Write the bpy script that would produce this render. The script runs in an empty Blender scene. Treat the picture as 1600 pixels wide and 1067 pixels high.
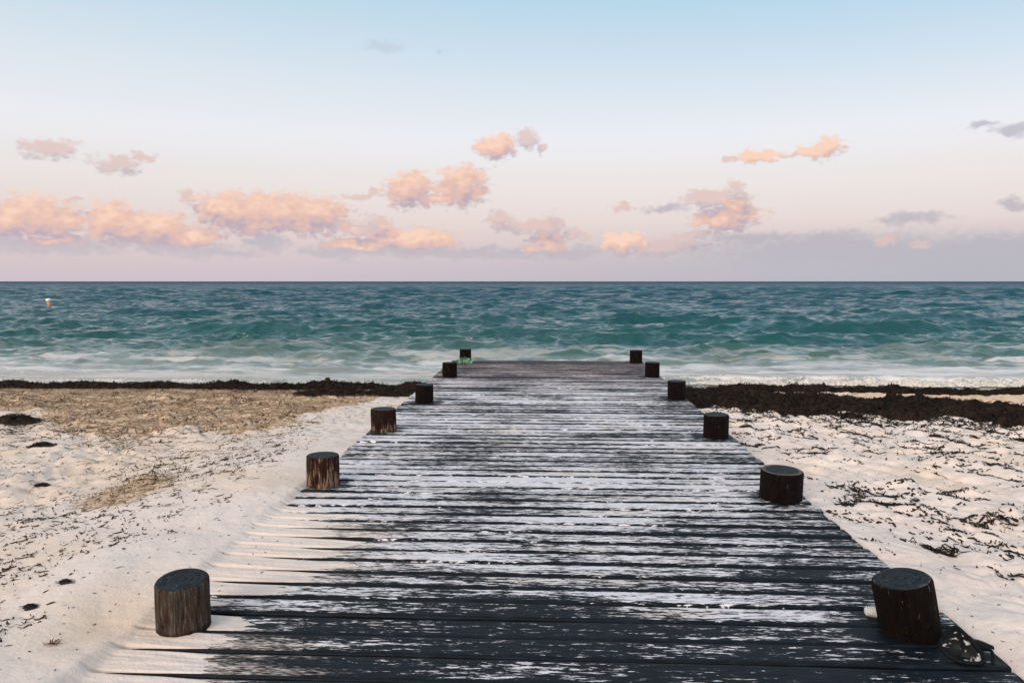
import bpy, math, random
import numpy as np
from mathutils import Vector, Matrix

random.seed(7); RNG = np.random.default_rng(11)
S = bpy.context.scene
COL = S.collection
R = math.radians

# ------------------------------------------------------------------ helpers
def lin(r, g, b):
    f = lambda c: c / 12.92 if c <= .04045 else ((c + .055) / 1.055) ** 2.4
    return (f(r / 255), f(g / 255), f(b / 255), 1)

def smooth(a, b, x):
    t = np.clip((np.asarray(x, float) - a) / (b - a), 0, 1)
    return t * t * (3 - 2 * t)

def pn(x, y, seed=0):
    """2-D gradient noise, about -0.7..0.7"""
    x = np.asarray(x, float); y = np.asarray(y, float)
    xi = np.floor(x).astype(np.int64); yi = np.floor(y).astype(np.int64)
    fx = x - xi; fy = y - yi
    def grad(i, j, dx, dy):
        h = (i * 374761393 + j * 668265263 + seed * 982451653) & 0xffffffff
        h = ((h ^ (h >> 13)) * 1274126177) & 0xffffffff
        h = h ^ (h >> 16)
        a = h * (2 * np.pi / 4294967296.0)
        return np.cos(a) * dx + np.sin(a) * dy
    u = fx * fx * fx * (fx * (fx * 6 - 15) + 10); v = fy * fy * fy * (fy * (fy * 6 - 15) + 10)
    a = grad(xi, yi, fx, fy); b = grad(xi + 1, yi, fx - 1, fy)
    c = grad(xi, yi + 1, fx, fy - 1); d = grad(xi + 1, yi + 1, fx - 1, fy - 1)
    return (a + (b - a) * u) + ((c + (d - c) * u) - (a + (b - a) * u)) * v

def fbm(x, y, o=4, seed=0, gain=.5):
    s = 0; amp = 1
    for k in range(o):
        s = s + amp * pn(x * 2 ** k, y * 2 ** k, seed + 17 * k); amp *= gain
    return s

def mesh_np(name, V, F, mat=None, parent=None, smooth_=True, attrs=None):
    """V (n,3), F (m,3|4) -> one linked mesh object"""
    me = bpy.data.meshes.new(name)
    V = np.asarray(V, np.float32); F = np.asarray(F, np.int32)
    k = F.shape[1]
    me.vertices.add(len(V)); me.vertices.foreach_set('co', V.ravel())
    me.loops.add(F.size); me.loops.foreach_set('vertex_index', F.ravel())
    me.polygons.add(len(F))
    me.polygons.foreach_set('loop_start', np.arange(0, F.size, k, dtype=np.int32))
    if smooth_:
        me.polygons.foreach_set('use_smooth', np.ones(len(F), bool))
    me.update(calc_edges=True); me.validate()
    for an, arr in (attrs or {}).items():
        at = me.attributes.new(an, 'FLOAT', 'POINT'); at.data.foreach_set('value', np.asarray(arr, np.float32).ravel())
    if mat: me.materials.append(mat)
    o = bpy.data.objects.new(name, me); COL.objects.link(o)
    if parent: o.parent = parent
    return o

def grid_faces(nr, nc):
    i = np.arange(nr - 1)[:, None] * nc + np.arange(nc - 1)[None, :]
    return np.stack([i, i + 1, i + nc + 1, i + nc], -1).reshape(-1, 4)

def empty(name, loc=(0, 0, 0), rot=(0, 0, 0)):
    o = bpy.data.objects.new(name, None); COL.objects.link(o)
    o.location = loc; o.rotation_euler = rot; o.empty_display_size = .1
    return o

def tag(o, label=None, cat=None, group=None, kind=None):
    if label: o['label'] = label
    if cat: o['category'] = cat
    if group: o['group'] = group
    if kind: o['kind'] = kind
    return o

class NT:
    """tiny node-tree writer"""
    def __init__(s, tree):
        s.t = tree; s.n = tree.nodes; s.l = tree.links
    def put(s, inp, v):
        if v is None: return
        if isinstance(v, bpy.types.NodeSocket): s.l.new(v, inp)
        elif isinstance(v, (tuple, list)) and hasattr(inp.default_value, '__len__'):
            v = tuple(v); n = len(inp.default_value)
            inp.default_value = (v + (1,))[:n] if len(v) < n else v[:n]
        else: inp.default_value = v
    def m(s, op, a, b=None, c=None, clamp=False):
        n = s.n.new('ShaderNodeMath'); n.operation = op; n.use_clamp = clamp
        for i, v in enumerate((a, b, c)): s.put(n.inputs[i], v)
        return n.outputs[0]
    def v(s, op, a, b=None, c=None):
        n = s.n.new('ShaderNodeVectorMath'); n.operation = op
        s.put(n.inputs[0], a); s.put(n.inputs[1], b)
        if c is not None: s.put(n.inputs[2], c)
        return n.outputs['Value'] if op in ('LENGTH', 'DOT_PRODUCT', 'DISTANCE') else n.outputs[0]
    def scale(s, a, f):
        n = s.n.new('ShaderNodeVectorMath'); n.operation = 'SCALE'; s.put(n.inputs[0], a); s.put(n.inputs['Scale'], f)
        return n.outputs[0]
    def sep(s, a):
        n = s.n.new('ShaderNodeSeparateXYZ'); s.put(n.inputs[0], a); return n.outputs
    def xyz(s, x, y, z):
        n = s.n.new('ShaderNodeCombineXYZ')
        for i, q in enumerate((x, y, z)): s.put(n.inputs[i], q)
        return n.outputs[0]
    def noise(s, vec, scale, detail=3, rough=.5, dist=0, out=0):
        n = s.n.new('ShaderNodeTexNoise'); s.put(n.inputs['Vector'], vec)
        n.inputs['Scale'].default_value = scale; n.inputs['Detail'].default_value = detail
        n.inputs['Roughness'].default_value = rough; n.inputs['Distortion'].default_value = dist
        return n.outputs[out]
    def voro(s, vec, scale, out=0, rand=1.0, feature='F1'):
        n = s.n.new('ShaderNodeTexVoronoi'); n.feature = feature; s.put(n.inputs['Vector'], vec)
        n.inputs['Scale'].default_value = scale; n.inputs['Randomness'].default_value = rand
        return n.outputs[out]
    def rng(s, x, a, b, c=0., d=1., sm=True):
        n = s.n.new('ShaderNodeMapRange'); n.interpolation_type = 'SMOOTHSTEP' if sm else 'LINEAR'
        for i, q in enumerate((x, a, b, c, d)): s.put(n.inputs[i], q)
        return n.outputs[0]
    def ramp(s, x, stops, interp='LINEAR'):
        n = s.n.new('ShaderNodeValToRGB'); s.put(n.inputs[0], x); cr = n.color_ramp; cr.interpolation = interp
        while len(cr.elements) < len(stops): cr.elements.new(.5)
        for e, (p, c) in zip(cr.elements, stops):
            e.position = p; e.color = c if hasattr(c, '__len__') else (c, c, c, 1)
        return n.outputs[0]
    def mix(s, f, a, b, blend='MIX'):
        n = s.n.new('ShaderNodeMix'); n.data_type = 'RGBA'; n.blend_type = blend
        s.put(n.inputs[0], f); s.put(n.inputs[6], a); s.put(n.inputs[7], b)
        return n.outputs[2]
    def attr(s, name):
        n = s.n.new('ShaderNodeAttribute'); n.attribute_name = name; return n.outputs['Fac']
    def pos(s):
        return s.n.new('ShaderNodeNewGeometry').outputs['Position']
    def obj(s):
        return s.n.new('ShaderNodeTexCoord').outputs['Object']
    def rand(s):
        return s.n.new('ShaderNodeObjectInfo').outputs['Random']
    def bump(s, h, strength, dist, nrm=None):
        n = s.n.new('ShaderNodeBump'); s.put(n.inputs['Height'], h)
        n.inputs['Strength'].default_value = strength; n.inputs['Distance'].default_value = dist
        if nrm is not None: s.put(n.inputs['Normal'], nrm)
        return n.outputs[0]

def material(name):
    m = bpy.data.materials.new(name); m.use_nodes = True
    t = NT(m.node_tree); b = m.node_tree.nodes['Principled BSDF']
    return m, t, b

def simple(name, col, rough=.6, var=.25, scale=20):
    m, t, b = material(name)
    n = t.noise(t.obj(), scale, 4)
    c0 = tuple(q * (1 - var) for q in col[:3]) + (1,); c1 = tuple(min(1, q * (1 + var)) for q in col[:3]) + (1,)
    t.put(b.inputs['Base Color'], t.ramp(n, [(.3, c0), (.7, c1)])); b.inputs['Roughness'].default_value = rough
    t.put(b.inputs['Normal'], t.bump(n, .3, .01))
    return m

# ------------------------------------------------------------------ camera
cam = bpy.data.cameras.new('camera'); co = bpy.data.objects.new('camera', cam); COL.objects.link(co)
cam.lens = 36 * 1155 / 1600; cam.sensor_width = 36; cam.clip_start = .05; cam.clip_end = 30000
co.location = (0, 0, 1.6); co.rotation_euler = (R(90 - 4.653), 0, R(2.619))
S.camera = co
S.view_settings.view_transform = 'Standard'; S.view_settings.look = 'None'
S.view_settings.exposure = 0; S.view_settings.gamma = 1
S.cycles.use_denoising = True; S.cycles.max_bounces = 6; S.cycles.diffuse_bounces = 3; S.cycles.glossy_bounces = 3
S.cycles.sample_clamp_indirect = 6

# ------------------------------------------------------------------ light: low sun behind the camera, wide evening sky
SUN_EL, SUN_AZ = 22, 208          # degrees; azimuth clockwise from +Y (sea), so behind and to the left
sun = bpy.data.lights.new('sun', 'SUN'); so = bpy.data.objects.new('sun', sun); COL.objects.link(so)
sun.energy = 1.8; sun.angle = R(20); sun.color = (1, .91, .82)
d = Vector((math.sin(R(SUN_AZ)) * math.cos(R(SUN_EL)), math.cos(R(SUN_AZ)) * math.cos(R(SUN_EL)), math.sin(R(SUN_EL))))
so.rotation_euler = d.to_track_quat('Z', 'Y').to_euler(); so.location = d * 30 + Vector((0, 0, 5))

W = bpy.data.worlds.new('World'); S.world = W; W.use_nodes = True
w = NT(W.node_tree); W.node_tree.nodes.clear()
gen = w.n.new('ShaderNodeTexCoord').outputs['Generated']
dx, dy, dz = w.sep(w.v('NORMALIZE', gen))
el = w.m('MULTIPLY', w.m('ARCSINE', dz), 180 / math.pi)
az = w.m('MULTIPLY', w.m('ARCTAN2', dx, dy), 180 / math.pi)
sky = w.n.new('ShaderNodeTexSky'); sky.sky_type = 'NISHITA'; sky.sun_disc = False
sky.sun_elevation = R(SUN_EL); sky.sun_rotation = R(SUN_AZ); sky.altitude = 0; sky.dust_density = 2; sky.ozone_density = 2
fac = w.m('DIVIDE', w.m('ADD', el, 10), 100)
st = [(-10, (160, 160, 170)), (0, (208, 194, 203)), (1.2, (213, 197, 203)), (3.6, (227, 208, 205)), (6.8, (234, 224, 220)),
      (10.5, (236, 235, 238)), (14.5, (221, 229, 236)), (20.5, (187, 215, 231)), (34, (190, 212, 226)), (90, (198, 202, 212))]
base = w.ramp(fac, [((e + 10) / 100, lin(*c)) for e, c in st])
# the blue comes lower on the right, the horizon greyer there
side = w.rng(az, -32, 38)
base = w.mix(w.m('MULTIPLY', side, w.rng(el, 9, 20, 0, .32)), base, lin(152, 200, 232))
base = w.mix(w.m('MULTIPLY', side, w.rng(el, 5, 1, 0, .85)), base, lin(178, 180, 191))
# afterglow round the sun, behind the camera
glow = w.m('MULTIPLY', w.rng(w.v('DOT_PRODUCT', gen, tuple(d)), -.05, .9), w.rng(el, 85, 10))
base = w.mix(glow, base, (1.9, 1.52, 1.22, 1))
nish = w.scale(sky.outputs[0], .012)
base = w.v('ADD', w.scale(base, .97), nish)

WARM = [(-35.35,4.17,2.43,1.22),(-36.56,3.83,2.08,1.04),(-33.78,3.66,0.91,0.83),(-34.36,2.65,1.63,0.33),(-30.92,3.98,1.47,1.28),(-29.86,3.55,1.58,1.03),(-28.08,3.6,1.83,1.05),(-25.86,3.04,1.68,0.63),(-23.05,5.01,2.41,1.22),(-20.43,4.99,3.17,1.28),(-17.49,4.88,2.22,1.3),(-19.78,4.18,4.59,0.65),(-10.4,6.9,1.64,1.13),(-6.43,7.14,1.76,1.32),(-5.79,7.48,0.88,0.94),(-8.48,6.17,3.17,0.43),(-9.72,3.19,2.68,0.82),(-11.89,3.26,1.44,0.67),(-4.08,10.02,1.36,0.83),(-3.35,10.25,0.88,0.65),(0.09,2.77,1.47,0.63),(5.79,2.84,1.44,0.77),(15.53,9.05,1.57,0.44),(20.01,9.22,1.15,0.69),(19.39,9.0,1.04,0.35),(13.4,4.58,2.15,0.83),(14.06,5.35,1.34,0.55),(-14.27,2.76,2.38,0.38)]
MID = [(24.06,2.78,0.75,0.34),(26.08,2.56,0.6,0.28),(-34.17,8.57,1.62,0.64),(-30.39,7.81,1.47,0.63),(-29.09,8.45,0.87,0.29),(-1.4,10.72,0.83,0.64),(-0.43,9.97,0.39,0.37),(-3.6,4.62,0.98,0.68),(-1.64,4.23,2.06,0.53),(0.23,4.03,1.27,1.06),(2.04,3.59,0.98,0.39),(12.23,6.09,2.04,0.65),(11.31,6.35,1.1,0.46),(14.27,5.94,1.34,0.46),(14.02,6.91,0.63,0.59),(-13.74,6.37,1.33,0.28),(-13.03,6.67,0.38,0.37),(-26.18,5.78,0.54,0.48),(-32.87,5.36,0.51,0.21),(-24.87,5.3,0.68,0.62),(-14.25,4.0,2.14,0.57),(-12.83,4.31,1.19,0.67),(9.14,2.52,3.26,0.57),(5.76,5.43,0.77,0.29),(18.34,8.94,1.68,0.26),(13.53,8.96,0.4,0.22),(10.9,3.31,1.39,0.47)]
GRAY = [(9.09,5.37,1.31,0.28),(25.56,4.24,1.58,0.34),(24.02,4.09,0.39,0.17),(30.86,9.44,0.8,0.31),(29.16,9.89,0.63,0.24),(-12.17,16.78,1.3,0.30),(-8.15,16.71,0.4,0.2),(-20.92,2.86,1.25,0.51),(-35.08,2.26,4.02,0.49),(-27.92,2.42,3.73,0.4),(-24.21,1.99,2.6,0.32),(-12.38,2.49,4.35,0.48),(-7.54,2.18,5.9,0.39),(15.46,3.14,2.63,0.37),(20.65,2.14,7.78,0.9),(27.71,1.76,7.42,1.01),(20.22,2.69,2.46,0.63),(30.54,2.24,2.68,0.65),(31.27,4.84,0.54,0.32),(-16.16,2.12,1.88,0.38),(-0.16,2.18,4.4,0.44),]

def cloud_group():
    """distance fields of the evening cumulus (degrees of azimuth and elevation)"""
    g = bpy.data.node_groups.new('cloud_field', 'ShaderNodeTree')
    g.interface.new_socket('p', in_out='INPUT', socket_type='NodeSocketVector')
    for o in ('warm', 'mid', 'grey'): g.interface.new_socket(o, in_out='OUTPUT', socket_type='NodeSocketFloat')
    t = NT(g); gi = g.nodes.new('NodeGroupInput'); go = g.nodes.new('NodeGroupOutput')
    p = gi.outputs[0]
    q = t.v('MULTIPLY', p, (1, 1.5, 0))
    n1 = t.n.new('ShaderNodeTexNoise'); t.put(n1.inputs['Vector'], q)
    n1.inputs['Scale'].default_value = .75; n1.inputs['Detail'].default_value = 5; n1.inputs['Roughness'].default_value = .5
    warp = t.v('MULTIPLY', t.v('SUBTRACT', n1.outputs['Color'], (.5, .5, .5)), (2.6, 1.5, 0))
    pw = t.v('ADD', p, warp)
    vo = t.voro(t.v('ADD', q, t.scale(n1.outputs['Color'], .8)), 1.5)
    vo2 = t.voro(t.v('ADD', q, t.scale(n1.outputs['Color'], .5)), 4.0)
    puff = t.m('ADD', t.m('MULTIPLY', t.m('SUBTRACT', vo, .45), .60), t.m('MULTIPLY', t.m('SUBTRACT', vo2, .45), .15))
    for k, L in enumerate((WARM, MID, GRAY)):
        F = None
        for (a, e, ra, re) in L:
            ln = t.v('LENGTH', t.v('MULTIPLY_ADD', pw, (1 / ra, 1 / re, 0), (-a / ra, -e / re, 0)))
            # larger clouds keep crisper edges, small wisps fray
            F = ln if F is None else t.m('SMOOTH_MIN', F, ln, .25)
        t.l.new(t.m('ADD', F, puff), go.inputs[k])
    return g
CG = cloud_group()
P = w.xyz(az, el, 0)
def field(p):
    n = w.n.new('ShaderNodeGroup'); n.node_tree = CG; w.l.new(p, n.inputs[0]); return n.outputs
A = field(P); B = field(w.v('ADD', P, (-.3, .9, 0)))
mn = lambda o: w.m('MINIMUM', o[0], o[1])
lit = w.m('SUBTRACT', mn(B), mn(A))                 # + on the side facing up and left
wisp = w.noise(w.v('MULTIPLY', P, (1, 1.8, 0)), 2.2, 5, .65)
cw = w.rng(w.m('ADD', A[0], w.m('MULTIPLY', w.m('SUBTRACT', wisp, .5), 1.15)), 1.48, .80)
cm = w.m('MULTIPLY', w.rng(w.m('ADD', A[1], w.m('MULTIPLY', w.m('SUBTRACT', wisp, .5), 1.4)), 1.4, .55), .78)
cg = w.m('MULTIPLY', w.rng(w.m('ADD', A[2], w.m('MULTIPLY', w.m('SUBTRACT', wisp, .5), 1.0)), 1.9, .5), .66)
cg = w.m('MULTIPLY', cg, w.rng(el, 11, 14.5, 1, .35))
cgl = w.rng(el, 1.0, 10, 0, 1)
colg = w.mix(cgl, lin(176, 174, 187), lin(174, 172, 184))
c = w.mix(cg, base, colg)
l2 = w.rng(lit, -.75, 1.35, 0, 1, False)
c = w.mix(cm, c, w.ramp(l2, [(.1, lin(178, 168, 180)), (.45, lin(202, 183, 187)), (.85, lin(224, 195, 189))]))
c = w.mix(cw, c, w.ramp(l2, [(.08, lin(192, 174, 186)), (.30, lin(216, 187, 184)), (.55, lin(234, 195, 181)), (.88, lin(250, 214, 194))]))
# air near the horizon veils the lowest clouds
c = w.mix(w.rng(el, 3.4, .3, 0, .8), c, base)
bg0 = w.n.new('ShaderNodeBackground'); w.put(bg0.inputs[0], base)
bg1 = w.n.new('ShaderNodeBackground'); w.put(bg1.inputs[0], c)
win = w.m('MULTIPLY', w.m('COMPARE', az, 0, 45), w.m('COMPARE', el, 9.5, 9.5))
ms = w.n.new('ShaderNodeMixShader'); w.put(ms.inputs[0], win); w.l.new(bg0.outputs[0], ms.inputs[1]); w.l.new(bg1.outputs[0], ms.inputs[2])
wo = w.n.new('ShaderNodeOutputWorld'); w.l.new(ms.outputs[0], wo.inputs[0])

# ------------------------------------------------------------------ the deck's boards (positions needed by the sand too)
gaps = [2.0]
for yy in (2.19, 2.40, 2.61, 2.825, 3.03, 3.215, 3.40, 3.585): gaps.append(yy)
while gaps[-1] < 14.86: gaps.append(gaps[-1] + random.uniform(.166, .184))
GAPS = np.array(gaps)
XL, XR = -1.89, 1.93

# ------------------------------------------------------------------ sand
def zbeach(y):
    return np.interp(y, [-40, 4, 6, 8, 10, 12, 13.5, 14.7, 17, 24, 40], [.1, -.05, -.08, -.14, -.22, -.34, -.44, -.54, -.80, -1.3, -1.8])

POSTS = [  # x, y, radius, height above the deck
    (-1.68, 3.25, .119, .225), (-1.75, 5.65, .124, .24), (-1.74, 7.80, .134, .236), (-1.61, 9.67, .122, .236), (-1.62, 12.34, .122, .236), (-1.60, 14.63, .114, .25),
    (1.68, 3.36, .127, .252), (1.74, 5.45, .150, .212), (1.76, 7.63, .127, .233), (1.80, 10.16, .123, .238), (1.80, 12.49, .124, .238), (1.79, 14.67, .122, .24)]

def sand_z(x, y):
    x = np.asarray(x, float); y = np.asarray(y, float)
    z = zbeach(y)
    rt = smooth(1.7, 2.6, x); lf = smooth(-1.7, -2.8, x)
    # trampled sand: rounded hollows with sharp rims, stronger on the right
    wx = x + .25 * pn(x * 1.3, y * 1.3, 5); wy = y + .25 * pn(x * 1.3, y * 1.3, 9)
    b1 = np.abs(pn(wx * 1.9, wy * 1.9, 21)); b2 = np.abs(pn(wx * 4.3, wy * 3.6, 22)); b3 = pn(x * 9, y * 9, 23); b4 = np.abs(pn(wx * 8.5, wy * 7.5, 24))
    calm = smooth(-4.2, -2.6, x) * smooth(-1.5, -2.2, x) * smooth(8.5, 6.5, y)      # smooth drift beside the left edge
    amp = (.35 + .65 * rt + .55 * smooth(-2.8, -4.5, x) * smooth(13.5, 12, y)) * (1 - .9 * calm) * smooth(16, 12, y)
    nearR = smooth(2.9, 2.0, x) * rt * smooth(8, 4, y)
    amp = amp * (1 - .45 * nearR)
    z = z + amp * (.105 * b1 + .075 * b2 - .04 + .012 * b3 + .026 * b4) + .03 * fbm(x * .55, y * .55, 3, 31)
    # right side lies flush with the boards near the camera
    z = z + .05 * smooth(3.4, 1.9, x) * smooth(1.5, 1.9, x) * smooth(9, 4, y)
    # wind drift piled against the left edge
    ridge = np.exp(-((x + 2.1 + .12 * pn(y * .8, 3.3, 41)) / .75) ** 2) * smooth(9.2, 6.0, y)
    hollow = .05 * np.exp(-(((x + 2.05) / .28) ** 2 + ((y - 3.22) / .38) ** 2))
    z = z + ridge * (.105 + .03 * pn(x * .9, y * .8, 42)) - hollow
    z = z + .012 * np.abs(pn(x * 1.6 + .6 * y, y * 1.1, 43)) * calm
    z = np.where(x > 1.7, np.minimum(z, -.028 + .34 * np.maximum(x - XR - .01, 0) + .012 * pn(x * 3, y * 3, 44)), z)
    z = z + calm * (.022 * np.abs(pn(x * 1.5 + 3, y * 1.2, 45)) + .016 * np.abs(pn(wx * 3.4, wy * 3.0, 46)))
    # on the boards
    on = smooth(XL - .02, XL + .06, x) * smooth(XR + .03, XR - .05, x)
    under = np.minimum(z, -.10 - .0 * x) - .03
    reach = np.interp(y, [2.0, 2.6, 2.86, 3.1, 3.3, 3.52, 3.62, 3.9, 4.3, 4.6, 4.85, 5.05, 5.3], [-1.3, -1.3, -1.40, -1.50, -1.66, -1.74, -1.45, -1.25, -1.2, -1.3, -1.45, -1.78, -2.1])
    st = fbm(x * 1.6, y * 16, 3, 51) * .55 + pn(x * 4, y * 46, 52) * .25
    t = .036 * np.clip((reach - x) / .9, -2, 1.0) + .013 * st
    dgap = np.abs(y[..., None] - GAPS[:12 + 8]).min(-1) if y.ndim < 2 else np.min([np.abs(y - g) for g in GAPS[:20]], axis=0)
    fill = smooth(-1.72, -1.97, x + .12 * pn(y * 3.1, 1.7, 53) * smooth(5.4, 4.6, y))
    t = t - .16 * np.exp(-(dgap / .0105) ** 2) * (1 - fill)
    t = np.where(y > 9, -.2, t)
    ond = np.maximum(under, np.where(t > -.035, t, under))
    return z * (1 - on) + ond * on

def spaced(a, b, f):
    out = [a]
    while out[-1] < b: out.append(out[-1] + f(out[-1]))
    return np.array(out)
ys = np.concatenate([np.linspace(-40, 1.6, 40)[:-1], spaced(1.6, 2.6, lambda y: .02)[:-1], spaced(2.6, 5.3, lambda y: .0065)[:-1],
                     spaced(5.3, 17, lambda y: .013 * (y / 4.2)), np.linspace(17.3, 40, 24)])
xr = spaced(0, 70, lambda x: .015 if x < 2.6 else .015 * (x / 2.6) ** 1.15)
xs = np.concatenate([-xr[:0:-1], xr])
X, Y = np.meshgrid(xs, ys)
Z = sand_z(X, Y)

def gold_mask(x, y):
    """where dried seagrass covers the left beach"""
    e = np.interp(x, [-9, -7.0, -5.6, -5.2, -4.3, -3.5, -3.0, -2.6], [10.0, 9.8, 8.3, 8.1, 8.3, 8.3, 10.4, 13.5])
    m = smooth(-.6, .5, y - e + 1.1 * fbm(x * .8, y * .8, 4, 61) + .5 * pn(x * 4, y * 4, 63)) * smooth(14.2, 13.6, y) * smooth(-2.4, -3.2, x)
    g2 = smooth(.35, .1, np.abs(x + 3.28 + .18 * pn(y * 2, 0, 62))) * smooth(5.0, 5.3, y) * smooth(6.3, 5.9, y) * .8
    return np.clip(np.maximum(m, g2), 0, 1)
def right_gold(x, y):
    return smooth(4.6, 6, x) * smooth(11.6, 12.3, y) * smooth(14.4, 13.6, y)
G = np.maximum(gold_mask(X, Y), .8 * right_gold(X, Y))
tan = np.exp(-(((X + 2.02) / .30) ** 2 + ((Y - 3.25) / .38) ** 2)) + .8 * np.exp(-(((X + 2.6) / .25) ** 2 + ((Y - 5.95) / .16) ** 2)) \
    + (.35 + .5 * smooth(-.3, .4, fbm(X * 1.1, Y * .7, 4, 73))) * smooth(-2.5, -3.6, X) * smooth(4.0, 6.0, Y) + .45 * smooth(.15, .5, fbm(X * .8, Y * .8, 3, 71)) + .6 * smooth(2.5, 4.0, X) * smooth(-.1, .5, fbm(X * 1.3, Y * 1.3, 3, 72))  # tan sand; beside the near left post it paints soft shade into the colour
clean = smooth(-2.9, -2.2, X) * smooth(8, 6, Y) * (X < 1)
m_sand, t, b = material('beach_sand')
p = t.pos()
n1 = t.noise(p, 1.3, 4); n2 = t.noise(p, 14, 5, .6); n3 = t.noise(p, 160, 3, .7)
c = t.ramp(n1, [(.3, lin(212, 199, 192)), (.7, lin(224, 213, 207))])
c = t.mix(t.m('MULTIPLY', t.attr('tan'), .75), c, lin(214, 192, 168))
c = t.mix(t.m('MULTIPLY', t.rng(t.m('ADD', t.attr('gold'), t.m('MULTIPLY', t.m('SUBTRACT', n2, .5), .9)), .25, .75), .72), c, t.mix(n1, lin(190, 156, 122), lin(222, 192, 158)))
sp = t.noise(t.v('MULTIPLY', p, (1, 1, .3)), 55, 3, .6, .4)
spm = t.m('MULTIPLY', t.rng(sp, .64, .70), t.m('SUBTRACT', 1, t.attr('clean')))
c = t.mix(t.m('MULTIPLY', spm, .55), c, lin(120, 98, 78))
c = t.mix(t.rng(n3, .3, .75, .0, .16), c, lin(180, 160, 142))
t.put(b.inputs['Base Color'], c); b.inputs['Roughness'].default_value = .95; b.inputs['Specular IOR Level'].default_value = .15
hb = t.m('ADD', t.m('MULTIPLY', n2, .8), t.m('MULTIPLY', n3, .12))
t.put(b.inputs['Normal'], t.bump(hb, .55, .03))
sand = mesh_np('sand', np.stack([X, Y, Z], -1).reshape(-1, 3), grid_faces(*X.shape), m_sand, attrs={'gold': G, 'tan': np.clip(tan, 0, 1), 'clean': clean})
tag(sand, kind='structure')

# ------------------------------------------------------------------ sea
SEA = -.5
ysea = np.concatenate([spaced(13.2, 24, lambda y: .05)[:-1], spaced(24, 9000, lambda y: .05 + .0058 * (y - 24))])
us = np.linspace(-1.25, 1.25, 1250)
U, YS = np.meshgrid(us, ysea)
XS = U * (YS + 2)
dyl = np.gradient(ysea)[:, None] * np.ones_like(XS)
H = np.zeros_like(XS); DYo = np.zeros_like(XS); DXo = np.zeros_like(XS)
shore = smooth(14.6, 27, YS)
rg = np.random.default_rng(5)
XS = XS.astype(np.float32); YS = YS.astype(np.float32)
for k in range(104):
    lam = .34 * (7.0 / .34) ** (k / 103) * rg.uniform(.92, 1.08)
    th = rg.normal(0, .60 if lam < 1.2 else (.42 if lam < 3 else .2)) + .1
    kx, ky = math.sin(th) * 2 * math.pi / lam, -math.cos(th) * 2 * math.pi / lam
    a = .0092 * lam ** 1.0 if lam < 1.8 else .0092 * 1.8 * (lam / 1.8) ** .12
    ph = rg.uniform(0, 6.283)
    att = np.clip(lam / (2.4 * dyl) - .6, 0, 1)
    rows = att[:, 0] > 0
    if lam > 1.8: a *= 1.1
    g1, g2, g3 = rg.uniform(.5, 1.3, 3) / lam; q1, q2 = rg.uniform(0, 6.28, 2)
    xf, yf = XS[rows], YS[rows]
    grp = np.clip(.80 + 1.0 * np.sin(np.float32(g1) * xf + np.float32(g3 * .6) * yf + np.float32(q1)) * np.sin(np.float32(g2 * 1.1) * yf - np.float32(g3 * .5) * xf + np.float32(q2)), .05, 2)
    grp = grp.astype(np.float32); att = att.astype(np.float32)
    arg = np.float32(kx) * XS[rows] + np.float32(ky) * YS[rows] + np.float32(ph)
    off = 1 + (1.3 if lam > 2.5 else .5) * smooth(35, 130, YS[rows])
    dep = .15 * smooth(14.8, 17, YS[rows]) + .85 * off * smooth(15.6, 19.5 + lam * 1.7, YS[rows] + 1.6 * pn(XS[rows] * .16, YS[rows] * .2, 79))
    H[rows] += a * grp * att[rows] * np.sin(arg) * dep
    gx = .8 * a * grp * att[rows] * np.cos(arg) * dep
    DYo[rows] -= gx * math.cos(th); DXo[rows] += gx * math.sin(th)
# a few longer swells steepening towards the beach (centre x, y, half length, height, width)
for (sx, sy, sl, sh, sw, sk) in [(11.5, 32.0, 5.2, .40, 1.3, .05), (-8.2, 23.4, 2.0, .22, .8, .1), (3.6, 50.5, 5.0, .28, 1.6, 0), (-.5, 28.5, 2.8, .2, 1.0, -.1), (-14, 30, 4, .22, 1.1, 0),
                                 (14.2, 23.2, 3.0, .22, .8, 0), (-2.6, 37, 3, .2, 1.1, .05), (2.9, 19.2, 1.3, .15, .5, 0), (7.5, 25.5, 2.5, .14, .8, .1), (-5, 16.6, 1.1, .13, .38, .1), (22, 42, 6, .26, 1.5, 0), (-26, 46, 6, .25, 1.5, 0)] + \
        [(rg.uniform(-22, 22), rg.uniform(16.6, 27), rg.uniform(.8, 2.2), rg.uniform(.05, .11), rg.uniform(.22, .4), rg.normal(0, .06)) for _ in range(30)]:
    q = (YS - sy - sk * (XS - sx) + .12 * sl * ((XS - sx) / sl) ** 2 + .3 * pn(XS * .5, 7.7, int(sy))) / sw
    prof = np.where(q < 0, np.exp(-(q / .75) ** 2), np.exp(-(q / 1.5) ** 2))
    H += sh * prof * np.exp(-((XS - sx) / sl) ** 4)
# broken wave running up the beach, stronger on the right
yb = 15.45 + .25 * pn(XS * .45, 2.2, 91) + .12 * pn(XS * 1.7, 4.2, 92)
qb = (YS - yb) / .35
bs = smooth(1.0, 3.5, XS) * .9 + .25
H += .11 * bs * np.where(qb < 0, np.exp(-(qb / .5) ** 2), np.exp(-(qb / 2.2) ** 2)) * (1 + .5 * pn(XS * 3, YS * 3, 93))
H += -.05 * smooth(15.2, 14.2, YS)
foam = bs * np.exp(-((YS - yb) / np.where(YS < yb, .22, .42)) ** 2) * (.75 + 1.1 * pn(XS * .9, YS * 1.2, 90))
foam += .8 * np.exp(-((YS - 15.1 - .2 * pn(XS * .8, 1.1, 94)) / .25) ** 2) * smooth(1, -2, XS) * smooth(-.2, .3, pn(XS * .7, 9.1, 95) + .15)
foam += .55 * np.exp(-((YS - 16.4) / .6) ** 2) * smooth(-8.5, -10, XS)
crest = smooth(.30, .5, H) * smooth(60, 30, YS)
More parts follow.
